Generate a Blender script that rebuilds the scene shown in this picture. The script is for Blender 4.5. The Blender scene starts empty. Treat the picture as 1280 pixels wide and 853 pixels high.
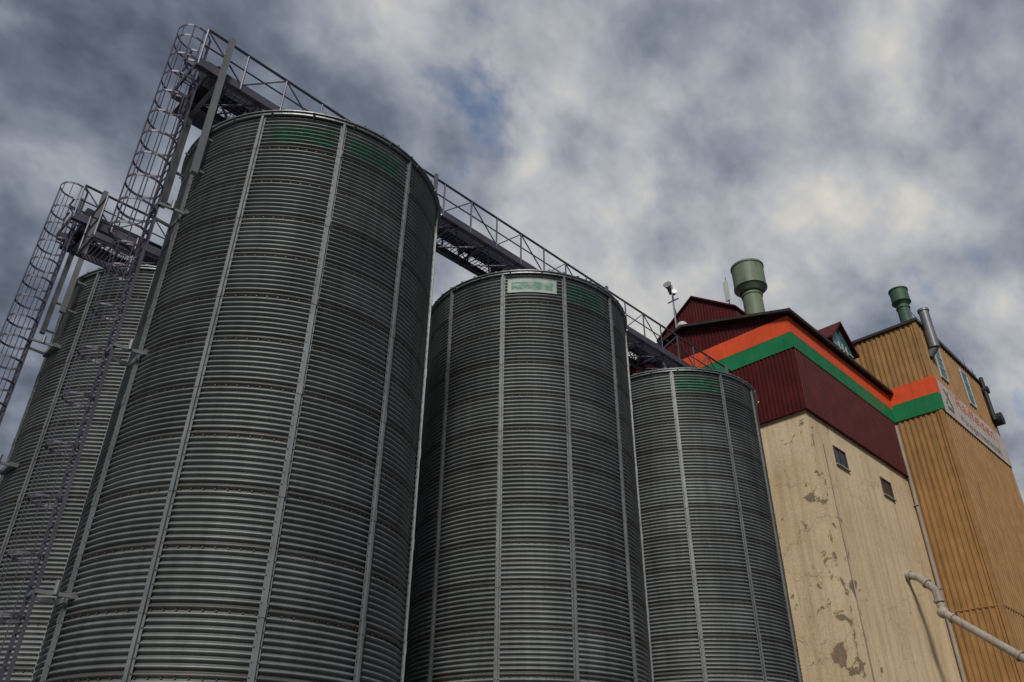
import bpy, math, random
from mathutils import Vector, Matrix
random.seed(4)
R=3.5
EYE=1.6
def Z(h): return EYE+h*R
scene=bpy.context.scene
col=scene.collection
rad=math.radians

# ---------------------------------------------------------------- materials
def newmat(name):
    m=bpy.data.materials.new(name); m.use_nodes=True
    nt=m.node_tree; b=nt.nodes['Principled BSDF']
    return m,nt,b
def N(nt,t,**k):
    n=nt.nodes.new(t)
    for a,v in k.items(): setattr(n,a,v)
    return n
def ramp(nt,stops,interp='LINEAR'):
    r=nt.nodes.new('ShaderNodeValToRGB'); cr=r.color_ramp; cr.interpolation=interp
    while len(cr.elements)<len(stops): cr.elements.new(0.5)
    for e,(p,c) in zip(cr.elements,stops):
        e.position=p; e.color=(c[0],c[1],c[2],1) if not isinstance(c,(int,float)) else (c,c,c,1)
    return r
def math_(nt,op,a=None,b=None,c=None):
    n=nt.nodes.new('ShaderNodeMath'); n.operation=op
    for i,v in enumerate((a,b,c)):
        if v is None: continue
        if isinstance(v,(int,float)): n.inputs[i].default_value=v
        else: nt.links.new(v,n.inputs[i])
    return n.outputs[0]
def mixc(nt,f,a,b,mode='MIX'):
    n=nt.nodes.new('ShaderNodeMix'); n.data_type='RGBA'; n.blend_type=mode
    def s(sock,v):
        if isinstance(v,(int,float)): sock.default_value=v
        elif isinstance(v,tuple): sock.default_value=(v[0],v[1],v[2],1)
        else: nt.links.new(v,sock)
    s(n.inputs[0],f); s(n.inputs[6],a); s(n.inputs[7],b)
    return n.outputs[2]
def objcoord(nt,scale=(1,1,1)):
    tc=N(nt,'ShaderNodeTexCoord'); mp=N(nt,'ShaderNodeMapping')
    mp.inputs['Scale'].default_value=scale
    nt.links.new(tc.outputs['Object'],mp.inputs['Vector'])
    return mp.outputs[0]
def noise(nt,vec,scale,detail=4,rough=.55,dist=0):
    n=N(nt,'ShaderNodeTexNoise'); n.inputs['Scale'].default_value=scale
    n.inputs['Detail'].default_value=detail; n.inputs['Roughness'].default_value=rough
    n.inputs['Distortion'].default_value=dist
    nt.links.new(vec,n.inputs['Vector']); return n.outputs['Fac']

def weathered(name,c,rough=.6,metal=0,var=.25,dirt=(.05,.04,.03),dirtamt=.35,streak=True,bump=.1,spec=.5):
    m,nt,b=newmat(name)
    v=objcoord(nt); vs=objcoord(nt,(3,3,.18))
    n1=noise(nt,v,1.3,5); n2=noise(nt,vs,1.6,5,.65)
    r1=ramp(nt,[(.3,tuple(x*(1-var) for x in c)),(.7,tuple(min(1,x*(1+var)) for x in c))])
    nt.links.new(n1,r1.inputs[0])
    r2=ramp(nt,[(.5,0.0),(.72,1.0)]); nt.links.new(n2 if streak else noise(nt,v,2.5,5),r2.inputs[0])
    f=math_(nt,'MULTIPLY',r2.outputs[0],dirtamt)
    cc=mixc(nt,f,r1.outputs[0],dirt)
    nt.links.new(cc,b.inputs['Base Color'])
    b.inputs['Roughness'].default_value=rough; b.inputs['Metallic'].default_value=metal
    b.inputs['Specular IOR Level'].default_value=spec
    if bump:
        bp=N(nt,'ShaderNodeBump'); bp.inputs['Strength'].default_value=bump; bp.inputs['Distance'].default_value=.02
        nt.links.new(noise(nt,v,14,4),bp.inputs['Height']); nt.links.new(bp.outputs[0],b.inputs['Normal'])
    return m

SHEET=1.118; NS=15; Z0=.47
def silo_mat():
    m,nt,b=newmat('galvanised_silo_sheet')
    tc=N(nt,'ShaderNodeTexCoord'); sp=N(nt,'ShaderNodeSeparateXYZ')
    nt.links.new(tc.outputs['Object'],sp.inputs[0])
    ang=math_(nt,'ARCTAN2',sp.outputs[1],sp.outputs[0])
    a11=math_(nt,'MULTIPLY',ang,11/(2*math.pi))
    zz=math_(nt,'DIVIDE',math_(nt,'SUBTRACT',sp.outputs[2],Z0),SHEET)
    zf=math_(nt,'FLOOR',zz); fr=math_(nt,'FRACT',zz)
    af=math_(nt,'FLOOR',a11)
    oi=N(nt,'ShaderNodeObjectInfo')
    cb=N(nt,'ShaderNodeCombineXYZ'); nt.links.new(af,cb.inputs[0]); nt.links.new(zf,cb.inputs[1]); nt.links.new(oi.outputs['Random'],cb.inputs[2])
    wn=N(nt,'ShaderNodeTexWhiteNoise'); nt.links.new(cb.outputs[0],wn.inputs[0])
    cs=N(nt,'ShaderNodeCombineXYZ'); nt.links.new(math_(nt,'MULTIPLY',ang,14.0),cs.inputs[0]); nt.links.new(math_(nt,'MULTIPLY',sp.outputs[2],.28),cs.inputs[1]); nt.links.new(math_(nt,'MULTIPLY',oi.outputs['Random'],50.0),cs.inputs[2])
    st=noise(nt,cs.outputs[0],1.0,6,.65)
    bl=noise(nt,tc.outputs['Object'],.45,4,.6)
    fine=noise(nt,tc.outputs['Object'],9,3,.6)
    base=mixc(nt,wn.outputs[0],(.190,.208,.209),(.245,.264,.264))
    r=ramp(nt,[(.35,.80),(.65,1.14)]); nt.links.new(bl,r.inputs[0])
    base=mixc(nt,1.0,base,r.outputs[0],'MULTIPLY')
    r=ramp(nt,[(.3,.76),(.62,1.10)]); nt.links.new(st,r.inputs[0])
    base=mixc(nt,1.0,base,r.outputs[0],'MULTIPLY')
    # furrow shade painted into the corrugation's base colour (depends on real radius)
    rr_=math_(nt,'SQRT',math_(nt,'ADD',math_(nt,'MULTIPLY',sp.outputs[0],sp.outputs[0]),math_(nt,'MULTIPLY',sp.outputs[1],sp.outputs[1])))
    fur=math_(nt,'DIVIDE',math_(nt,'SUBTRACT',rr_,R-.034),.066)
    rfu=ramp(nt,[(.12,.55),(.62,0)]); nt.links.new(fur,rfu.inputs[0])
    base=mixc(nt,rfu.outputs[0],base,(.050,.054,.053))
    sm=ramp(nt,[(0,1.0),(.04,.75),(.10,0),(.94,0),(1,.8)]); nt.links.new(fr,sm.inputs[0])
    f=math_(nt,'MULTIPLY',sm.outputs[0],.66)
    base=mixc(nt,f,base,(.048,.044,.040))
    rr=ramp(nt,[(.58,0.0),(.68,1.0)]); nt.links.new(fine,rr.inputs[0])
    f2=math_(nt,'MULTIPLY',math_(nt,'MULTIPLY',rr.outputs[0],sm.outputs[0]),.8)
    base=mixc(nt,f2,base,(.19,.075,.03))
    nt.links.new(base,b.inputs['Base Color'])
    b.inputs['Metallic'].default_value=.38
    rg=ramp(nt,[(.3,.46),(.7,.60)]); nt.links.new(bl,rg.inputs[0]); nt.links.new(rg.outputs[0],b.inputs['Roughness'])
    return m
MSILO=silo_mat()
MRIB=weathered('galvanised_stiffener',(.18,.20,.21),.55,.35,.2,(.07,.06,.05),.5,bump=0)
MGALV=weathered('galvanised_steel',(.26,.27,.29),.45,.5,.2,(.08,.06,.05),.4,bump=0)
MDARK=weathered('dark_conveyor_steel',(.045,.048,.055),.5,.4,.3,(.03,.03,.03),.4,bump=0)
MRAIL=weathered('railing_steel',(.105,.10,.135),.5,.4,.2,(.1,.06,.05),.3,bump=0)
MGRATE=weathered('grating_steel',(.055,.055,.11),.55,.4,.2,(.08,.04,.03),.3,bump=0)
MPOST=weathered('pale_post_steel',(.19,.20,.21),.5,.4,.15,(.15,.12,.1),.4,bump=0)
MROOFM=weathered('silo_roof_sheet',(.22,.235,.24),.45,.5,.2,(.1,.09,.08),.4)
MBOLT=weathered('bolt_steel',(.09,.06,.045),.6,.4,.3,(.15,.06,.03),.6,bump=0)
MBROWN=weathered('oxblood_cladding',(.078,.012,.012),.6,0,.22,(.03,.012,.012),.5,spec=.15)
MORANGE=weathered('orange_stripe_paint',(.74,.095,.030),.5,0,.13,(.30,.06,.03),.35,spec=.25)
MGREEN=weathered('green_stripe_paint',(.014,.19,.075),.5,0,.15,(.02,.07,.04),.35,spec=.25)
MROOF=weathered('dark_roof',(.03,.022,.022),.6,0,.3,(.02,.02,.02),.3)
MTAN=weathered('ochre_cladding',(.34,.19,.072),.6,0,.16,(.12,.065,.03),.6,spec=.3)
MVENT=weathered('sage_green_paint',(.165,.215,.145),.55,0,.15,(.06,.07,.05),.5,spec=.3)
MVENTD=weathered('dark_green_paint',(.055,.115,.075),.55,0,.15,(.03,.05,.03),.4,spec=.3)
MWHITE=weathered('white_paint',(.52,.53,.54),.5,0,.1,(.3,.28,.25),.4)
MPIPE=weathered('cream_pipe_paint',(.34,.31,.27),.5,0,.15,(.16,.11,.08),.6,spec=.3)
MCONC=weathered('concrete',(.28,.27,.25),.85,0,.2,(.1,.09,.08),.4,bump=.4)
MFRAME=weathered('window_frame',(.07,.05,.04),.6,0,.2,(.05,.03,.03),.4)
def glassmat(name,c):
    m,nt,b=newmat(name); b.inputs['Base Color'].default_value=(*c,1); b.inputs['Roughness'].default_value=.12
    b.inputs['Specular IOR Level'].default_value=.8; return m
MGLASS=glassmat('dark_window_glass',(.02,.025,.03))
MTEAL=glassmat('teal_window_glass',(.04,.16,.16))

def plaster():
    m,nt,b=newmat('cream_plaster')
    tc=N(nt,'ShaderNodeTexCoord'); v=tc.outputs['Object']
    n1=noise(nt,v,.35,5,.6); vs=objcoord(nt,(1.6,1.6,.10)); st=noise(nt,vs,1.5,7,.68)
    r=ramp(nt,[(.3,(.62,.475,.295)),(.7,(.78,.635,.43))]); nt.links.new(n1,r.inputs[0])
    rs=ramp(nt,[(.46,0),(.72,1)]); nt.links.new(st,rs.inputs[0])
    c=mixc(nt,math_(nt,'MULTIPLY',rs.outputs[0],.5),r.outputs[0],(.30,.19,.10))
    fs=noise(nt,v,7,5,.7); rf=ramp(nt,[(.3,.86),(.7,1.07)]); nt.links.new(fs,rf.inputs[0])
    c=mixc(nt,1.0,c,rf.outputs[0],'MULTIPLY')
    sp=N(nt,'ShaderNodeSeparateXYZ'); nt.links.new(v,sp.inputs[0])
    dx=math_(nt,'ABSOLUTE',sp.outputs[0]); dy=math_(nt,'ABSOLUTE',sp.outputs[1])
    d=math_(nt,'ADD',dx,dy)
    near=math_(nt,'MULTIPLY',math_(nt,'SUBTRACT',1.0,math_(nt,'MINIMUM',math_(nt,'DIVIDE',d,2.6),1.0)),.13)
    low=math_(nt,'MULTIPLY',math_(nt,'SUBTRACT',1.0,math_(nt,'MINIMUM',math_(nt,'DIVIDE',sp.outputs[2],17.0),1.0)),.06)
    pn=math_(nt,'ADD',math_(nt,'ADD',noise(nt,v,1.25,9,.66,.5),near),low)
    rp=ramp(nt,[(.705,0),(.715,1)]); nt.links.new(pn,rp.inputs[0])
    pc=mixc(nt,noise(nt,v,6,5,.6),(.11,.085,.06),(.40,.31,.21))
    c=mixc(nt,rp.outputs[0],c,pc)
    re=ramp(nt,[(.680,0),(.705,.5),(.720,0)]); nt.links.new(pn,re.inputs[0])
    c=mixc(nt,re.outputs[0],c,(.16,.11,.07))
    vo=N(nt,'ShaderNodeTexVoronoi'); vo.feature='DISTANCE_TO_EDGE'; vo.inputs['Scale'].default_value=.30
    mx=N(nt,'ShaderNodeVectorMath'); mx.operation='ADD'
    nn=N(nt,'ShaderNodeTexNoise'); nn.inputs['Scale'].default_value=1.5; nn.inputs['Detail'].default_value=6; nt.links.new(v,nn.inputs['Vector'])
    nt.links.new(v,mx.inputs[0]); nt.links.new(nn.outputs['Color'],mx.inputs[1]); nt.links.new(mx.outputs[0],vo.inputs['Vector'])
    rc=ramp(nt,[(0,.45),(.007,0)]); nt.links.new(vo.outputs['Distance'],rc.inputs[0])
    c=mixc(nt,rc.outputs[0],c,(.22,.15,.09))
    nt.links.new(c,b.inputs['Base Color']); b.inputs['Roughness'].default_value=.9
    b.inputs['Specular IOR Level'].default_value=.2
    bp=N(nt,'ShaderNodeBump'); bp.inputs['Strength'].default_value=.5; bp.inputs['Distance'].default_value=.03
    h=math_(nt,'SUBTRACT',noise(nt,v,10,6,.7),math_(nt,'MULTIPLY',rp.outputs[0],1.2))
    nt.links.new(h,bp.inputs['Height']); nt.links.new(bp.outputs[0],b.inputs['Normal'])
    return m
MPLAST=plaster()

def fadedpaint(name,c):
    m,nt,b=newmat(name); b.inputs['Roughness'].default_value=.6
    v=objcoord(nt,(1,1,2.2)); n=noise(nt,v,3.2,6,.7)
    b.inputs['Base Color'].default_value=(*c,1)
    r=ramp(nt,[(.42,.1),(.58,.8)]); nt.links.new(n,r.inputs[0]); nt.links.new(r.outputs[0],b.inputs['Alpha'])
    return m
MFADE=fadedpaint('faded_green_lettering',(.06,.27,.17))
MFADEW=weathered('faded_sign_board',(.36,.42,.39),.6,0,.15,(.08,.25,.15),.8,bump=0)

# ---------------------------------------------------------------- mesh helper
class MB:
    def __init__(s): s.v=[]; s.f=[]
    def add(s,vs,fs):
        o=len(s.v); s.v+= [tuple(x) for x in vs]; s.f+=[tuple(i+o for i in f) for f in fs]
    def box(s,x0,x1,y0,y1,z0,z1):
        s.add([(x0,y0,z0),(x1,y0,z0),(x1,y1,z0),(x0,y1,z0),(x0,y0,z1),(x1,y0,z1),(x1,y1,z1),(x0,y1,z1)],
              [(0,3,2,1),(4,5,6,7),(0,1,5,4),(1,2,6,5),(2,3,7,6),(3,0,4,7)])
    def beam(s,p0,p1,w,h=None,up=(0,0,1)):
        h=h or w; p0=Vector(p0);p1=Vector(p1); d=(p1-p0).normalized(); up=Vector(up)
        if abs(d.dot(up))>.98: up=Vector((1,0,0))
        a=d.cross(up).normalized(); b=a.cross(d).normalized()
        vs=[]
        for p in (p0,p1):
            for sa,sb in((-1,-1),(1,-1),(1,1),(-1,1)): vs.append(p+a*sa*w/2+b*sb*h/2)
        s.add(vs,[(0,3,2,1),(4,5,6,7),(0,1,5,4),(1,2,6,5),(2,3,7,6),(3,0,4,7)])
    def tube(s,p0,p1,r,n=8,r1=None,cap=True):
        r1=r if r1 is None else r1
        p0=Vector(p0);p1=Vector(p1); d=(p1-p0).normalized(); up=Vector((0,0,1))
        if abs(d.dot(up))>.98: up=Vector((1,0,0))
        a=d.cross(up).normalized(); b=a.cross(d).normalized(); vs=[]
        for p,q in((p0,r),(p1,r1)):
            for i in range(n):
                t=2*math.pi*i/n; vs.append(p+a*math.cos(t)*q+b*math.sin(t)*q)
        fs=[(i,(i+1)%n,n+(i+1)%n,n+i) for i in range(n)]
        if cap: fs+=[tuple(range(n))[::-1],tuple(range(n,2*n))]
        s.add(vs,fs)
    def path(s,pts,r,n=12):
        for a,b in zip(pts[:-1],pts[1:]): s.tube(a,b,r,n)
        for p in pts[1:-1]: s.ball(p,r*1.0,n,6)
    def ball(s,c,r,n=12,m=8):
        vs=[];fs=[]
        for j in range(m+1):
            ph=math.pi*j/m
            for i in range(n):
                t=2*math.pi*i/n; vs.append((c[0]+r*math.sin(ph)*math.cos(t),c[1]+r*math.sin(ph)*math.sin(t),c[2]+r*math.cos(ph)))
        for j in range(m):
            for i in range(n): fs.append((j*n+i,(j+1)*n+i,(j+1)*n+(i+1)%n,j*n+(i+1)%n))
        s.add(vs,fs)
    def lathe(s,c,prof,n=32):
        vs=[];fs=[]
        for (r,z) in prof:
            for i in range(n):
                t=2*math.pi*i/n; vs.append((c[0]+r*math.cos(t),c[1]+r*math.sin(t),c[2]+z))
        for j in range(len(prof)-1):
            for i in range(n): fs.append((j*n+i,j*n+(i+1)%n,(j+1)*n+(i+1)%n,(j+1)*n+i))
        s.add(vs,fs)
    def corr(s,o,d,nrm,L,zb,zt,pitch,depth,s0=0):
        prof=[(0,0),(.42,0),(.54,1),(.88,1)]
        pts=[]; k=0
        while True:
            done=False
            for a,b in prof:
                q=(k+a)*pitch
                if q>=L: done=True;break
                pts.append((q,b*depth))
            if done: break
            k+=1
        pts.append((L,pts[-1][1]))
        vs=[]
        for q,off in pts:
            x=o[0]+d[0]*q+nrm[0]*off; y=o[1]+d[1]*q+nrm[1]*off
            vs.append((x,y,zb(q) if callable(zb) else zb)); vs.append((x,y,zt(q) if callable(zt) else zt))
        fs=[(2*i,2*i+2,2*i+3,2*i+1) for i in range(len(pts)-1)]
        s.add(vs,fs)
    def obj(s,name,mat,parent=None,smooth=False,origin=(0,0,0)):
        me=bpy.data.meshes.new(name)
        me.from_pydata([(x-origin[0],y-origin[1],z-origin[2]) for x,y,z in s.v],[],s.f); me.update()
        if smooth:
            for p in me.polygons: p.use_smooth=True
        me.materials.append(mat)
        o=bpy.data.objects.new(name,me); col.objects.link(o)
        if parent is not None:
            o.parent=parent
            pl=parent.location
            o.location=(origin[0]-pl[0],origin[1]-pl[1],origin[2]-pl[2])
        else: o.location=origin
        return o
def empty(name,loc=(0,0,0)):
    e=bpy.data.objects.new(name,None); e.location=loc; e.empty_display_size=.5; col.objects.link(e); return e

# ---------------------------------------------------------------- silos
AMP=.032
TOP=Z0+NS*SHEET
def silo_meshes():
    nseg=176; waves=9*NS; sub=8; prof=[]
    for i in range(waves*sub+1):
        z=Z0+i/(waves*sub)*NS*SHEET
        sh=i//(9*sub)
        prof.append((R+AMP*math.cos(2*math.pi*i/sub)-(0.005 if sh%2 else 0),z))
    a=MB(); a.lathe((0,0,0),prof,nseg)
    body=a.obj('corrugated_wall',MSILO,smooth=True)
    top=TOP
    b=MB(); NR=11
    for k in range(NR):
        t=2*math.pi*k/NR; c,s_=math.cos(t),math.sin(t)
        def P(r,w,z): return (c*r-s_*w, s_*r+c*w, z)
        for (w0,w1,r0,r1) in ((-.075,-.03,R+.033,R+.040),(.03,.075,R+.033,R+.040),(-.03,.03,R+.033,R+.090)):
            vs=[P(r0,w0,.3),P(r1,w0,.3),P(r1,w1,.3),P(r0,w1,.3),P(r0,w0,top-.02),P(r1,w0,top-.02),P(r1,w1,top-.02),P(r0,w1,top-.02)]
            b.add(vs,[(0,3,2,1),(4,5,6,7),(0,1,5,4),(1,2,6,5),(2,3,7,6),(3,0,4,7)])
        for j in range(2,NS,2):
            z=Z0+j*SHEET
            vs=[P(R+.09,-.04,z-.13),P(R+.10,-.04,z-.13),P(R+.10,.04,z-.13),P(R+.09,.04,z-.13),P(R+.09,-.04,z+.13),P(R+.10,-.04,z+.13),P(R+.10,.04,z+.13),P(R+.09,.04,z+.13)]
            b.add(vs,[(0,3,2,1),(4,5,6,7),(0,1,5,4),(1,2,6,5),(2,3,7,6),(3,0,4,7)])
    ribs=b.obj('stiffeners',MRIB)
    c=MB()
    for j in range(NS+1):
        z=Z0+j*SHEET-.062
        for k in range(NR*9):
            t=2*math.pi*(k+.5)/(NR*9)
            p=Vector((math.cos(t),math.sin(t),0))
            c.tube(p*(R-.035)+Vector((0,0,z)),p*(R+.010)+Vector((0,0,z)),.019,6)
    for k in range(NR):
        for w in (-.055,.055):
            t=2*math.pi*k/NR+w/R
            p=Vector((math.cos(t),math.sin(t),0))
            for j in range(int(NS*SHEET/.25)):
                c.tube(p*(R+.03)+Vector((0,0,Z0+.1+j*.25)),p*(R+.052)+Vector((0,0,Z0+.1+j*.25)),.014,5)
    bolts=c.obj('bolts',MBOLT)
    d=MB()
    d.lathe((0,0,0),[(R+.02,top-.07),(R+.10,top-.07),(R+.10,top+.0),(R+.14,top+.005),(R+.14,top+.03),(R*.97,top+.12),(.55,top+.47*R),(.5,top+.47*R+.12),(.0,top+.47*R+.12)],88)
    for k in range(44):
        t=2*math.pi*k/44; p=Vector((math.cos(t),math.sin(t),0))
        d.beam(p*(R+.12)+Vector((0,0,top+.06)),p*.6+Vector((0,0,top+.47*R+.03)),.05,.06)
    for k in range(22):
        t=2*math.pi*(k+.25)/22; p=Vector((math.cos(t),math.sin(t),0))
        d.beam(p*(R+.03)+Vector((0,0,top-.1)),p*(R+.17)+Vector((0,0,top-.02)),.05,.05)
    roof=d.obj('conical_roof',MROOFM)
    e=MB(); e.lathe((0,0,0),[(0,.0),(R+.35,0),(R+.35,.32),(R+.30,.35),(0,.35)],64)
    base=e.obj('concrete_ring',MCONC)
    return [body,ribs,bolts,roof,base]
proto=silo_meshes()
CU=[2.44,5.05,7.62]; CV=[4.87,7.44]
phase={(0,0):249.2,(1,0):244.2,(2,0):248.0,(0,1):236,(1,1):240,(2,1):250}
silos={}
first=True
for (i,j),ph in phase.items():
    k=(i,j)==(0,0)
    e=empty('grain_silo',((CU[i]-(.015 if k else 0))*R,(CV[j]-(.05 if k else 0))*R,0)); silos[(i,j)]=e
    e.rotation_euler=(0,0,rad(ph))
    if k: e.scale=(1.022,1.022,1)
    for p in proto:
        if first: o=p
        else:
            o=bpy.data.objects.new(p.name.split('.')[0],p.data); col.objects.link(o)
        o.parent=e; o.location=(0,0,0)
    first=False

def silo_patch(key,a0,a1,z0,z1,mat,name,off=.006,flat=False):
    e=silos[key]; ph=phase[key]; b=MB(); n=24; m=max(2,int((z1-z0)/SHEET*9*8))
    vs=[];fs=[]
    for j in range(m+1):
        z=z0+(z1-z0)*j/m
        w=AMP*math.cos(2*math.pi*(z-Z0)/(SHEET/9))
        for i in range(n+1):
            t=rad(a0+(a1-a0)*i/n-ph)
            r=R+(.038 if flat else w)+off
            vs.append((r*math.cos(t),r*math.sin(t),z))
    for j in range(m):
        for i in range(n): fs.append((j*(n+1)+i,j*(n+1)+i+1,(j+1)*(n+1)+i+1,(j+1)*(n+1)+i))
    b.add(vs,fs)
    o=b.obj(name,mat,smooth=True); o.parent=e; return o
silo_patch((0,0),222,246,TOP-.95,TOP-.40,MFADE,'faded_lettering')
silo_patch((0,0),253,276,TOP-.95,TOP-.40,MFADE,'faded_lettering')
silo_patch((1,0),214,240,TOP-.80,TOP-.28,MFADEW,'sign_board',flat=True)
silo_patch((1,0),216,238,TOP-.70,TOP-.40,MFADE,'sign_lettering',off=.012,flat=True)
silo_patch((1,0),247,268,TOP-.95,TOP-.35,MFADE,'faded_lettering')
silo_patch((2,0),218,246,TOP-.95,TOP-.35,MFADE,'faded_lettering')

# ---------------------------------------------------------------- catwalks
XA=1.17*R; XB=8.90*R
FL=Z(5.09); RT=Z(5.45)
def catwalk(yc):
    e=empty('conveyor_catwalk',(0,0,0)); W=.74
    a=MB()
    for s in (-1,1):
        y=yc+s*W
        a.box(XA,XB,y-.04,y+.04,FL-.22,FL-.02)
        a.box(XA,XB,y-.09,y+.09,FL-.24,FL-.222)
    x=XA+.35
    a.box(XA-.05,XA-.001,yc-W-.04,yc+W+.04,FL-.22,FL-.02)
    while x<XB-.1:
        a.box(x,x+.06,yc-W+.045,yc+W-.045,FL-.18,FL-.08)
        if x+1.5<XB:
            a.beam((x,yc-W,FL-.27),(x+1.5,yc+W,FL-.27),.06,.03)
            a.beam((x+1.5,yc-W,FL-.32),(x,yc+W,FL-.32),.06,.03)
        x+=1.5
    a.obj('floor_beams',MRAIL,e)
    g=MB(); x=XA+.35
    while x<XB:
        g.box(x,x+.016,yc-W+.045,yc+W-.045,FL-.045,FL-.018); x+=.16
    for k in range(11):
        y=yc-W+.07+k*(2*W-.14)/10; g.box(XA+.35,XB,y-.007,y+.007,FL-.017,FL-.005)
    g.obj('floor_grating',MGRATE,e)
    r=MB()
    for s in (-1,1):
        y=yc+s*(W+.02); x=XA; k=0
        while x<=XB:
            r.tube((x,y,FL-.15),(x,y,RT),.032,6)
            if x+1.25<XB:
                if k%2: r.beam((x,y,FL+.02),(x+1.25,y,RT-.03),.034,.034)
                else: r.beam((x,y,RT-.03),(x+1.25,y,FL+.02),.034,.034)
            x+=1.25; k+=1
        for zz in (RT,FL+.62): r.tube((XA,y,zz),(XB,y,zz),.026 if zz<RT else .045,6)
        r.box(XA,XB,y-.006,y+.006,FL,FL+.10)
    for zz in (RT,FL+.62): r.tube((XA,yc+.25,zz),(XA,yc+W+.02,zz),.03,6)
    r.obj('handrails',MRAIL,e)
    c=MB()
    y0,y1=yc+.10,yc+.58; z0,z1=FL+.22,FL+.80
    c.box(XA+1.0,XB+.4,y0,y1,z0,z1)
    c.box(XA+1.0,XB+.4,y0-.05,y1+.05,z1+.002,z1+.05)
    x=XA+1.06
    while x<XB:
        c.box(x,x+.06,y0-.045,y1+.045,FL,z1-.001); x+=1.6
    c.box(XA+.45,XA+.998,y0-.08,y1+.08,z0-.2,z1+.2)
    c.tube((XA+.75,y0-.45,z0+.3),(XA+.75,y0-.08,z0+.3),.17,14)
    c.obj('chain_conveyor',MDARK,e)
    s_=MB()
    for cu in CU:
        s_.tube((cu*R,yc+.2,FL+.25),(cu*R,yc,TOP+.47*R+.05),.16,12)
        s_.beam((cu*R-.35,yc,FL-.1),(cu*R-.35,yc,TOP+.45*R-.15),.1); s_.beam((cu*R+.35,yc,FL-.1),(cu*R+.35,yc,TOP+.45*R-.15),.1)
    s_.obj('discharge_spouts',MDARK,e)
    p=MB()
    for n,cu in enumerate(CU):
        for su in (-1,1):
            if n and su<0: continue
            for sv in (-1,1):
                x=(cu+su*1.085)*R; y=yc+sv*(W+.15)
                w=.15 if su<0 else .10
                zb=Z(4.0) if su<0 else Z(4.22)
                p.beam((x,y,zb),(x,y,RT+.02),w)
                for hz in (zb+.15,Z(4.36)): p.beam((x,y,hz),(cu*R+su*.93*R,y,hz),.06)
            p.beam((cu*R+su*1.085*R,yc-W-.15,FL-.42),(cu*R+su*1.085*R,yc+W+.15,FL-.42),.10,.12)
    p.obj('support_posts',MPOST,e)
    q=MB()
    q.box(XA+.3,XA+1.9,yc+W+.1,yc+W+.75,FL-.12,FL-.06)
    for xx in (XA+.3,XA+1.9): q.tube((xx,yc+W+.75,FL-.1),(xx,yc+W+.75,RT),.025,6)
    for zz in (RT,FL+.6): q.tube((XA+.3,yc+W+.75,zz),(XA+1.9,yc+W+.75,zz),.022,6)
    q.obj('service_platform',MGRATE,e)
    return e
for cv in CV: catwalk(cv*R)

# ---------------------------------------------------------------- caged ladders
def ladder(yc0,rest=True):
    yc=yc0-.22
    e=empty('caged_ladder',(0,0,0)); x=XA+.20; a=MB(); ztop=RT-.02
    for s in (-.23,.23): a.beam((x,yc+s,.1),(x,yc+s,ztop),.06,.06)
    z=.4
    while z<FL: 
        a.tube((x,yc-.23,z),(x,yc+.23,z),.016,5); z+=.28
    a.obj('rungs_and_rails',MRAIL,e)
    c=MB()
    def cage(z0,z1,rr,w=1.0,bars=(75,112,150,180,210,248,285),step=.74):
        cx=x-rr*.84
        def hoop(z,r):
            pts=[]
            for i in range(15):
                t=rad(32+ (360-64)*i/14); pts.append((cx+r*math.cos(t),yc+r*math.sin(t),z))
            pts=[(x,yc+.23,z)]+pts+[(x,yc-.23,z)]
            for p,q in zip(pts[:-1],pts[1:]): c.beam(p,q,.018*w,.065*w)
        z=z0
        while z<z1-.3:
            hoop(z,rr); z+=step
        hoop(z1,rr)
        for t in bars:
            px,py=cx+rr*math.cos(rad(t)),yc+rr*math.sin(rad(t))
            c.beam((px,py,z0),(px,py,z1),.045*w,.018*w)
    if rest:
        cage(Z(3.42),ztop,.44); cage(2.6,Z(3.30),.32,.7,(90,150,210,270),1.1)
    else: cage(2.6,ztop,.44)
    c.obj('safety_cage',MRAIL,e)
    b=MB()
    for h in (.2,1.05,2.55,3.7):
        zz=Z(h)
        for s in (-.3,.3):
            b.beam((x,yc+s,zz),(CU[0]*R-.985*R,yc+s*1.3,zz),.05,.07)
        b.tube((x+.3,yc-.35,zz-.02),(x+.3,yc-.35,zz+.24),.05,8)
        b.beam((x,yc-.32,zz),(x,yc+.32,zz),.05,.07)
        b.box(CU[0]*R-1.05*R,CU[0]*R-.985*R,yc-.48,yc+.48,zz-.06,zz+.06)
    b.obj('wall_brackets',MPOST,e)
    if rest:
        p=MB(); zz=Z(3.42)
        x1=x+.05; x0=x-.95
        for yy in (yc+.50,yc+1.55): p.box(x0,x1+.2,yy-.03,yy+.03,zz-.15,zz)
        for xx in (x0,x1+.2): p.box(xx-.03,xx+.03,yc+.53,yc+1.52,zz-.15,zz)
        k=x0+.08
        while k<x1+.15: p.box(k,k+.012,yc+.53,yc+1.52,zz-.04,zz-.005); k+=.1
        for (ax,ay) in ((x0,yc+.5),(x0,yc+1.55),(x1+.2,yc+1.55)): p.tube((ax,ay,zz-.1),(ax,ay,zz+1.1),.025,6)
        for dz in (.5,1.1):
            p.tube((x0,yc+.5,zz+dz),(x0,yc+1.55,zz+dz),.022,6); p.tube((x0,yc+1.55,zz+dz),(x1+.2,yc+1.55,zz+dz),.022,6)
        p.obj('rest_platform',MRAIL,e)
    return e
for cv in CV: ladder(cv*R,rest=(cv==CV[0]))

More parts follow.
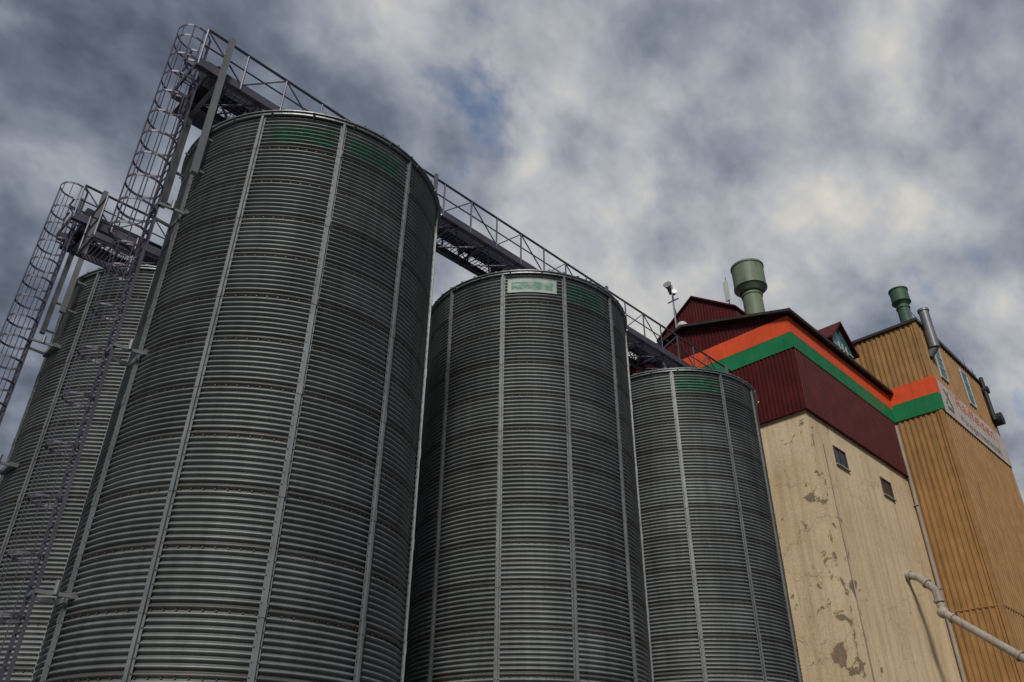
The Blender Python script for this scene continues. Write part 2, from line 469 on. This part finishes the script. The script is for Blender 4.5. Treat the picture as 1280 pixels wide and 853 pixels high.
# ---------------------------------------------------------------- mill building
ux,vx=8.92*R,3.75*R; ue=12.12*R; vr=5.30*R; vb=6.85*R
SL=.29
def roofz(v,over=0): return Z(5.97)+SL*(min(v,2*vr-v)-vx)
mill=empty('plaster_mill_building',(ux,vx,0))
a=MB(); a.box(ux,ue,vx,vb,0,Z(4.60)); a.obj('plaster_walls',MPLAST,mill,origin=(ux,vx,0))
cl=MB(); g=.10; zb=Z(4.56)
cl.corr((ux-g,vx-g),(0,1),(-1,0),vb-vx+2*g,zb,lambda q: roofz(vx-g+q)-.02,.20,.04)
cl.corr((ux-g,vx-g),(1,0),(0,-1),ue-ux+g,zb,roofz(vx)-.02,.20,.04)
cl.corr((ux-g,vb+g),(1,0),(0,1),ue-ux+g,zb,roofz(vb)-.02,.20,.04)
cl.corr((ue,vx-g),(0,1),(1,0),vb-vx+2*g,zb,lambda q: roofz(vx-g+q)-.02,.20,.04)
cl.box(ux-g+.005,ue-.005,vx-g+.005,vb+g-.005,zb+.001,zb+.03)
cl.obj('oxblood_cladding',MBROWN,mill)
tr=MB()
tr.box(ux-g-.055,ux-g+.04,vx-g-.055,vb+g,zb-.05,zb+.002)
tr.box(ux-g+.041,ue,vx-g-.055,vx-g+.04,zb-.05,zb+.002)
tr.obj('drip_trim',MBROWN,mill)
def stripe(name,h0,h1,mat,proud):
    s=MB(); o=g+.045+proud
    s.box(ux-o,ux-g-.041,vx-o,vb+g,Z(h0),Z(h1))
    s.box(ux-g-.040,ue,vx-o,vx-g-.041,Z(h0),Z(h1))
    return s.obj(name,mat,mill)
stripe('orange_stripe',5.68,5.93,MORANGE,.012); stripe('green_stripe',5.445,5.677,MGREEN,.010)
rf=MB(); ov=.35; th=.14
for sgn in (1,-1):
    v0=vx-ov if sgn>0 else vb+ov
    z0=roofz(vx)-SL*ov
    x0=ux-.45; x1=ue+.05
    zr=roofz(vr)
    vs=[(x0,v0,z0),(x1,v0,z0),(x1,vr,zr),(x0,vr,zr),(x0,v0,z0+th),(x1,v0,z0+th),(x1,vr,zr+th),(x0,vr,zr+th)]
    rf.add(vs,[(0,3,2,1),(4,5,6,7),(0,1,5,4),(1,2,6,5),(2,3,7,6),(3,0,4,7)])
rf.box(ux-.47,ue+.06,vx-ov-.09,vx-ov-.005,roofz(vx)-SL*ov-.03,roofz(vx)-SL*ov+.13)
rf.obj('gable_roof',MROOF,mill)
wi=MB(); wf=MB(); ws=MB()
for uc,hc,w,h in ((9.70,4.14,.34,.25),(11.10,4.12,.34,.25)):
    x0,x1=(uc-w/2)*R,(uc+w/2)*R; z0,z1=Z(hc-h/2),Z(hc+h/2); y=vx
    wi.box(x0+.05,x1-.05,y-.006,y+.05,z0+.05,z1-.05)
    wf.box(x0,x0+.07,y-.05,y-.002,z0,z1); wf.box(x1-.07,x1,y-.05,y-.002,z0,z1)
    wf.box(x0+.07,x1-.07,y-.05,y-.002,z1-.07,z1); wf.box(x0+.07,x1-.07,y-.05,y-.002,z0,z0+.07)
    wf.box((x0+x1)/2-.025,(x0+x1)/2+.025,y-.04,y-.007,z0+.07,z1-.07)
    ws.box(x0-.05,x1+.05,y-.10,y-.002,z0-.06,z0-.002)
wi.obj('window_glass',MGLASS,mill); wf.obj('window_frames',MFRAME,mill); ws.obj('window_sills',MCONC,mill)
dr=MB(); dr.box(ux-.03,ux-.004,vx+3.0,vx+4.2,0.0,2.2); dr.obj('steel_door',MBROWN,mill)
cd=MB(); cd.tube((ux+1.1,vx-.05,.3),(ux+1.1,vx-.05,Z(4.2)),.025,8)
cd.obj('wall_conduit',MPIPE,mill)
dp=MB(); dp.tube((ue-.32,vx-.16,.2),(ue-.32,vx-.16,Z(5.38)),.085,12)
for h in (0.5,1.7,2.9,4.1): dp.box(ue-.44,ue-.20,vx-.26,vx-.001,Z(h),Z(h)+.05)
dp.obj('downpipe',MPIPE,mill)
pe=MB(); px0,px1=9.25*R,10.4*R; pv0,pv1=4.62*R,5.98*R; pz=Z(6.68)
pr=lambda v: pz+.72*(min(v,2*vr-v)-pv0)
pe.corr((px0,pv0),(0,1),(-1,0),pv1-pv0,Z(6.0),lambda q: pr(pv0+q),.18,.03)
pe.corr((px1,pv0),(0,1),(1,0),pv1-pv0,Z(6.0),lambda q: pr(pv0+q),.18,.03)
pe.corr((px0,pv0),(1,0),(0,-1),px1-px0,Z(6.0),pz,.18,.03)
pe.corr((px0,pv1),(1,0),(0,1),px1-px0,Z(6.0),pz,.18,.03)
pe.obj('ridge_penthouse',MBROWN,mill)
pf=MB()
for sgn in (0,1):
    v0=pv0-.12 if not sgn else pv1+.12; z0=pz-.72*.12
    pf.add([(px0-.15,v0,z0),(px1+.15,v0,z0),(px1+.15,vr,pr(vr)),(px0-.15,vr,pr(vr)),(px0-.15,v0,z0+.1),(px1+.15,v0,z0+.1),(px1+.15,vr,pr(vr)+.1),(px0-.15,vr,pr(vr)+.1)],
       [(0,3,2,1),(4,5,6,7),(0,1,5,4),(1,2,6,5),(2,3,7,6),(3,0,4,7)])
pf.obj('penthouse_roof',MBROWN,mill)
dm=MB(); dc=11.38*R; dw=.40*R; dy=3.98*R; dzb=Z(5.9); dze=Z(6.66); dzp=Z(7.06)
dm.add([(dc-dw,dy,dzb),(dc+dw,dy,dzb),(dc+dw,dy,dze),(dc,dy,dzp),(dc-dw,dy,dze),
        (dc-dw,dy+2.2,dzb),(dc+dw,dy+2.2,dzb),(dc+dw,dy+2.2,dze),(dc,dy+2.2,dzp),(dc-dw,dy+2.2,dze)],
       [(0,1,2,3,4),(9,8,7,6,5),(0,5,6,1),(1,6,7,2),(4,9,5,0)])
dm.obj('dormer_walls',MBROWN,mill)
dr_=MB()
for s in (-1,1):
    dr_.add([(dc,dy-.25,dzp+.02),(dc,dy+2.3,dzp+.02),(dc+s*(dw+.2),dy+2.3,dze-.17),(dc+s*(dw+.2),dy-.25,dze-.17),
             (dc,dy-.25,dzp+.14),(dc,dy+2.3,dzp+.14),(dc+s*(dw+.2),dy+2.3,dze-.05),(dc+s*(dw+.2),dy-.25,dze-.05)],
       [(0,3,2,1),(4,5,6,7),(0,1,5,4),(1,2,6,5),(2,3,7,6),(3,0,4,7)])
dr_.obj('dormer_roof',MBROWN,mill)
dg=MB(); dg.add([(dc-dw+.2,dy-.02,dzb+.3),(dc+dw-.2,dy-.02,dzb+.3),(dc+dw-.2,dy-.02,dze-.02),(dc,dy-.02,dzp-.2),(dc-dw+.2,dy-.02,dze-.02)],[(0,1,2,3,4)])
dg.obj('dormer_glazing',MTEAL,mill)
db=MB()
for xx in (-.45,0,.45): db.box(dc+xx-.03,dc+xx+.03,dy-.06,dy-.025,dzb+.3,dze+.1)
db.box(dc-dw+.2,dc+dw-.2,dy-.07,dy-.061,dze-.3,dze-.24)
db.obj('dormer_mullions',MWHITE,mill)

def vent(c,zb,zh,zt,rs,rh,mat):
    e=empty('roof_vent',(c[0],c[1],zb)); m=MB()
    H=zt-zh
    m.lathe((c[0],c[1],0),[(rs,zb),(rs,zh-.25),(rs+.04,zh-.25),(rs+.04,zh-.18),(rs,zh-.18),(rs,zh),(rh*.72,zh-.02),(rh,zh+H*.16),(rh+.03,zh+H*.16),(rh+.03,zh+H*.2),(rh,zh+H*.2),(rh,zt-H*.10),(rh+.04,zt-H*.10),(rh+.04,zt-H*.04),(rh,zt-H*.04),(rh*.9,zt),(0,zt+.05)],40)
    m.obj('vent_cowl',mat,e)
    f=MB(); f.lathe((c[0],c[1],0),[(rs+.001,zb+.35),(rs+.12,zb+.1),(rs+.12,zb)],32); f.obj('roof_flashing',MROOF,e)
    return e
vent((9.8*R,4.58*R),Z(6.2),Z(7.18),Z(7.70),.15*R,.245*R,MVENT)
vent((12.55*R,3.25*R),Z(7.06),Z(7.66),Z(7.98),.10*R,.145*R,MVENTD)

sm=empty('siren_mast',(9.2*R,5.62*R,Z(6.6))); m=MB()
x,y=9.2*R,5.62*R
m.tube((x,y,Z(6.5)),(x,y,Z(7.55)),.05,8); m.beam((x,y-.35,Z(7.25)),(x,y+.35,Z(7.25)),.06)
m.beam((x,y,Z(7.15)),(x+.4,y,Z(6.85)),.05)
m.obj('mast',MGALV,sm)
h=MB(); h.tube((x,y+.15,Z(7.50)),(x-.35,y+.05,Z(7.53)),.10,14,.24); h.tube((x,y+.15,Z(7.50)),(x+.3,y+.25,Z(7.47)),.13,14)
h.tube((x,y-.1,Z(7.36)),(x-.25,y-.3,Z(7.36)),.08,12,.15)
h.obj('horns',MGALV,sm)
ds=empty('radar_dome',(9.05*R,5.42*R,Z(6.5))); m=MB()
m.ball((9.05*R,5.42*R,Z(6.60)),.30,20,12); m.obj('dome',MWHITE,ds,smooth=True)
m=MB(); m.tube((9.05*R,5.42*R,Z(6.40)),(9.05*R,5.42*R,Z(6.60)),.08,8); m.obj('dome_post',MGALV,ds)
x,y=9.3*R,4.72*R
an=empty('panel_antenna',(x,y,Z(6.6))); m=MB()
m.tube((x,y,Z(6.4)),(x,y,Z(7.30)),.035,8); m.obj('antenna_mast',MGALV,an)
m=MB(); m.box(x-.16,x-.06,y-.12,y+.12,Z(6.85),Z(7.2)); m.tube((x,y,Z(7.30)),(x,y,Z(7.5)),.012,6); m.obj('antenna_panel',MWHITE,an)

# ---------------------------------------------------------------- ochre clad tower
tx0,tx1,tv0,tv1=12.125*R,15.27*R,3.045*R,4.20*R; tz=Z(7.04)
tan=empty('ochre_clad_elevator_tower',(tx0,tv0,0))
m=MB()
m.corr((tx0,tv0),(0,1),(-1,0),tv1-tv0,0,tz,.28,.05)
m.corr((tx0,tv0),(1,0),(0,-1),tx1-tx0,0,tz,.36,.085)
m.corr((tx1,tv0),(0,1),(1,0),tv1-tv0,0,tz,.28,.05)
m.corr((tx0,tv1),(1,0),(0,1),tx1-tx0,0,tz,.28,.05)
m.obj('ochre_cladding',MTAN,tan)
m=MB(); m.box(tx0-.08,tx0+.10,tv0-.10,tv0+.10,0,tz-.001)
m.box(tx0-.065,tx0-.052,tv0+.11,tv1,Z(2.6),Z(2.6)+.06); m.box(tx0+.11,tx1,tv0-.10,tv0-.087,Z(2.6),Z(2.6)+.06)
m.obj('corner_flashing',MTAN,tan)
m=MB(); m.box(tx0-.16,tx1+.16,tv0-.18,tv1+.16,tz,tz+.16); m.box(tx0+.3,tx1-.3,tv0+.3,tv1-.3,tz+.16,tz+.28)
m.obj('roof_cap',MROOF,tan)
m=MB(); m.box(tx0-.11,tx0-.085,tv0-.10,tv1,Z(5.75),Z(6.03)); m.obj('orange_stripe',MORANGE,tan)
m=MB(); m.box(tx0-.108,tx0-.085,tv0-.099,tv1,Z(5.47),Z(5.749)); m.obj('green_stripe',MGREEN,tan)
MSIGN=weathered('pale_sign_panel',(.55,.47,.42),.5,0,.12,(.3,.2,.14),.5,bump=0)
m=MB(); m.box(tx0-.11,tx0+.35,tv0-.145,tv0-.101,Z(5.75),Z(6.03)); m.obj('corner_stripe_orange',MORANGE,tan)
m=MB(); m.box(tx0-.11,tx0+.35,tv0-.145,tv0-.101,Z(5.47),Z(5.749)); m.obj('corner_stripe_green',MGREEN,tan)
m=MB(); m.box(tx0+.352,tx1+.02,tv0-.14,tv0-.10,Z(5.47),Z(6.03)); m.obj('sign_panel',MSIGN,tan)
def text(s,x,z,size,mat,name,sx):
    cu=bpy.data.curves.new(name,'FONT'); cu.body=s; cu.size=size; cu.extrude=.008; cu.offset=-.014
    o=bpy.data.objects.new(name,cu); col.objects.link(o); cu.materials.append(mat)
    o.rotation_euler=(rad(90),0,0); o.parent=tan; o.location=(x-tx0,-.150,z); o.scale=(sx,1,1)
    return o
MLET=weathered('orange_letters',(.66,.15,.06),.5,0,.1,(.4,.25,.15),.4,bump=0)
MLET2=weathered('grey_letters',(.16,.21,.19),.5,0,.1,(.25,.25,.23),.5,bump=0)
text('Raiffeisen',tx0+2.7,Z(5.80),1.05,MLET,'sign_lettering_upper',1.6)
text('Warengenossenschaft',tx0+2.7,Z(5.55),.66,MLET2,'sign_lettering_lower',1.15)
m=MB()
for s in (-1,1):
    m.beam((tx0+1.4-s*.5,tv0-.16-.004*s,Z(5.66)),(tx0+1.4+s*.3,tv0-.16-.004*s,Z(5.93)),.03,.12)
m.box(tx0+.95,tx0+1.85,tv0-.165,tv0-.141,Z(5.58),Z(5.63))
m.obj('emblem',MLET2,tan)
m=MB(); f=MB()
for xx in (1.8,6.2):
    m.box(tx0+xx,tx0+xx+1.0,tv0-.12,tv0-.09,Z(6.25),Z(6.85))
    f.box(tx0+xx-.07,tx0+xx,tv0-.15,tv0-.088,Z(6.22),Z(6.88)); f.box(tx0+xx+1.0,tx0+xx+1.07,tv0-.15,tv0-.088,Z(6.22),Z(6.88))
    f.box(tx0+xx+.001,tx0+xx+.999,tv0-.15,tv0-.088,Z(6.85)+.001,Z(6.88)); f.box(tx0+xx+.001,tx0+xx+.999,tv0-.15,tv0-.088,Z(6.22),Z(6.25)-.001)
    for q in (.33,.66): f.box(tx0+xx+.001,tx0+xx+.999,tv0-.14,tv0-.121,Z(6.25+.6*q)-.03,Z(6.25+.6*q)+.03)
m.obj('tower_window_glass',MTEAL,tan); f.obj('tower_window_frames',MWHITE,tan)
m=MB(); m.tube((tx0+.9,tv0-.42,Z(6.62)),(tx0+.9,tv0-.42,Z(7.30)),.27,20); m.tube((tx0+.9,tv0-.42,Z(7.30)),(tx0+.9,tv0-.42,Z(7.34)),.31,20); m.tube((tx0+.9,tv0-.42,Z(6.62)),(tx0+.9,tv0-.05,Z(6.50)),.2,16)
m.beam((tx0+.9,tv0-.4,Z(6.9)),(tx0+.9,tv0,Z(6.9)),.08); m.obj('exhaust_flue',MPOST,tan)
m=MB(); x=tx1-.8
m.tube((x,tv0-.25,Z(6.3)),(x,tv0-.25,Z(7.15)),.12,12); m.tube((x+.5,tv0-.6,Z(6.35)),(x+.5,tv0-.05,Z(6.35)),.40,18)
m.tube((x+.1,tv0-.45,Z(6.9)),(x+.1,tv0-.05,Z(6.9)),.25,12)
m.obj('wall_fans',MDARK,tan)
m=MB()
for xx in (tx0+.5,tx0+2.4,tx1-1.6,tx1-.2): m.tube((xx,tv0+.2,tz),(xx,tv0+.2,tz+1.5+.3*math.sin(xx)),.018,6)
m.tube((tx0+.3,tv0+.1,tz+.9),(tx1-.2,tv0+.1,tz+.9),.02,6); m.tube((tx0+.3,tv0+.1,tz+.1),(tx0+.3,tv0+.1,tz+.9),.02,6)
m.obj('roof_rods',MGALV,tan)

# ---------------------------------------------------------------- conveying pipe
cp=empty('grain_conveying_pipe',(11.0*R,vx,Z(2.8))); m=MB(); r=.17
P=[(10.98*R,vx-.002,Z(2.90)),(10.98*R,3.60*R,Z(2.84)),(10.93*R,3.42*R,Z(2.64)),(10.93*R,3.40*R,Z(2.36)),(10.80*R,2.6*R,Z(1.68)),(10.55*R,1.0*R,Z(.35)),(10.5*R,.8*R,Z(.1)),(10.5*R,.8*R,.6)]
m.path(P,r,16)
for a_,b_,t_ in ((0,1,.3),(1,2,.5),(2,3,.5),(3,4,.12),(3,4,.9),(4,5,.5)):
    pa,pb=Vector(P[a_]),Vector(P[b_]); d=(pb-pa).normalized(); q=pa.lerp(pb,t_); m.tube(q-d*.04,q+d*.04,r+.06,16)
m.ball((10.93*R,3.40*R,Z(2.36)),r*1.5,14,10)
m.obj('pipe_run',MPIPE,cp,smooth=False)
m=MB(); m.lathe((10.5*R,.8*R,0),[(.0,.0),(.5,0),(.5,.3),(.9,.9),(.9,1.0),(.2,1.0)],24); m.obj('intake_hopper',MGALV,cp)
m=MB(); q=Vector(P[4]).lerp(Vector(P[5]),.4); m.beam((q.x,q.y,0),(q.x,q.y,q.z-.15),.12); m.obj('pipe_stand',MGALV,cp)

# ---------------------------------------------------------------- ground
gm,nt,b=newmat('asphalt_yard'); v=objcoord(nt)
r_=ramp(nt,[(.3,(.035,.035,.037)),(.7,(.06,.058,.056))]); nt.links.new(noise(nt,v,.3,8,.65),r_.inputs[0]); nt.links.new(r_.outputs[0],b.inputs['Base Color'])
b.inputs['Roughness'].default_value=.85
m=MB(); m.add([(-900,-900,0),(900,-900,0),(900,900,0),(-900,900,0)],[(0,1,2,3)]); m.obj('ground',gm)
m=MB(); m.box(1.0*R,8.85*R,3.6*R,8.7*R,.004,.12); m.obj('concrete_pad',MCONC)

# ---------------------------------------------------------------- sky / light
w=bpy.data.worlds.new('World'); scene.world=w; w.use_nodes=True; nt=w.node_tree
for n in list(nt.nodes): nt.nodes.remove(n)
out=N(nt,'ShaderNodeOutputWorld')
sky=N(nt,'ShaderNodeTexSky'); sky.sky_type='NISHITA'; sky.sun_disc=False
SUN_EL=rad(42); SUNDIR=Vector((-.74,-.67,0)).normalized()
sky.sun_elevation=SUN_EL; sky.sun_rotation=math.atan2(SUNDIR.x,SUNDIR.y)
bg1=N(nt,'ShaderNodeBackground'); bg1.inputs[1].default_value=.13; nt.links.new(sky.outputs[0],bg1.inputs[0])
tc=N(nt,'ShaderNodeTexCoord'); sp=N(nt,'ShaderNodeSeparateXYZ'); nt.links.new(tc.outputs['Generated'],sp.inputs[0])
zc=math_(nt,'ADD',math_(nt,'MAXIMUM',sp.outputs[2],0.0),.75)
px=math_(nt,'DIVIDE',sp.outputs[0],zc); py=math_(nt,'DIVIDE',sp.outputs[1],zc)
cb=N(nt,'ShaderNodeCombineXYZ'); nt.links.new(px,cb.inputs[0]); nt.links.new(py,cb.inputs[1])
mp=N(nt,'ShaderNodeMapping'); mp.inputs['Rotation'].default_value=(0,0,rad(-70)); mp.inputs['Scale'].default_value=(1.0,1.3,1); mp.inputs['Location'].default_value=(1.9,5.3,0)
nt.links.new(cb.outputs[0],mp.inputs[0])
n1=noise(nt,mp.outputs[0],5.0,5,.50,.15)
n2=noise(nt,mp.outputs[0],13.0,4,.55,.15)
n0=noise(nt,mp.outputs[0],2.0,2,.5,0)
YAW=rad(45.2)
def sdir(px_,py_):
    a=px_-640; b=426.5-py_; th=rad(31.7)
    f=1000*math.cos(th)-b*math.sin(th); u=1000*math.sin(th)+b*math.cos(th)
    return Vector((f*math.cos(YAW)+a*math.sin(YAW), f*math.sin(YAW)-a*math.cos(YAW), u)).normalized()
def lobe(d,power):
    vm=N(nt,'ShaderNodeVectorMath'); vm.operation='DOT_PRODUCT'; nt.links.new(tc.outputs['Generated'],vm.inputs[0]); vm.inputs[1].default_value=d
    return math_(nt,'POWER',math_(nt,'MAXIMUM',vm.outputs['Value'],0.0),power)
l1=lobe((sdir(980,320)),8)
l2=lobe((sdir(560,170)),10)
s=math_(nt,'ADD',math_(nt,'MULTIPLY',n1,.54),math_(nt,'MULTIPLY',n2,.28))
s=math_(nt,'ADD',s,math_(nt,'MULTIPLY',n0,.16))
s=math_(nt,'ADD',math_(nt,'SUBTRACT',s,.080),math_(nt,'MULTIPLY',l1,.12))
s=math_(nt,'ADD',s,math_(nt,'MULTIPLY',l2,.075))
cr=ramp(nt,[(.36,(.065,.080,.115)),(.44,(.145,.170,.225)),(.51,(.275,.300,.355)),(.59,(.46,.475,.50)),(.665,(.67,.645,.59)),(.74,(.90,.83,.68))])
nt.links.new(s,cr.inputs[0])
bg2=N(nt,'ShaderNodeBackground'); nt.links.new(cr.outputs[0],bg2.inputs[0]); bg2.inputs[1].default_value=1.0
mp2=N(nt,'ShaderNodeMapping'); mp2.inputs['Location'].default_value=(9.3,4.2,2); nt.links.new(mp.outputs[0],mp2.inputs[0])
gap=noise(nt,mp2.outputs[0],9,5,.55,.2)
gr=ramp(nt,[(.62,0),(.74,.8)]); nt.links.new(gap,gr.inputs[0])
mxs=N(nt,'ShaderNodeMixShader'); nt.links.new(gr.outputs[0],mxs.inputs[0]); nt.links.new(bg2.outputs[0],mxs.inputs[1]); nt.links.new(bg1.outputs[0],mxs.inputs[2])
nt.links.new(mxs.outputs[0],out.inputs[0])

l=bpy.data.lights.new('sun','SUN'); l.energy=2.8; l.angle=rad(12); l.color=(1,.94,.85)
lo=bpy.data.objects.new('sun',l); col.objects.link(lo)
dv=Vector((SUNDIR.x*math.cos(SUN_EL),SUNDIR.y*math.cos(SUN_EL),math.sin(SUN_EL)))
lo.rotation_euler=dv.to_track_quat('Z','Y').to_euler()

# ---------------------------------------------------------------- camera
cam=bpy.data.cameras.new('camera'); co=bpy.data.objects.new('camera',cam); col.objects.link(co)
cam.lens=28.0; cam.sensor_width=36; cam.clip_end=5000; cam.clip_start=.1
M=Matrix.Rotation(rad(45.2-90),4,'Z')@Matrix.Rotation(rad(90+31.7),4,'X')@Matrix.Rotation(rad(.53),4,'Z')
co.matrix_world=Matrix.Translation((0,0,EYE))@M
scene.camera=co
scene.view_settings.view_transform='Standard'; scene.view_settings.look='None'; scene.view_settings.exposure=0
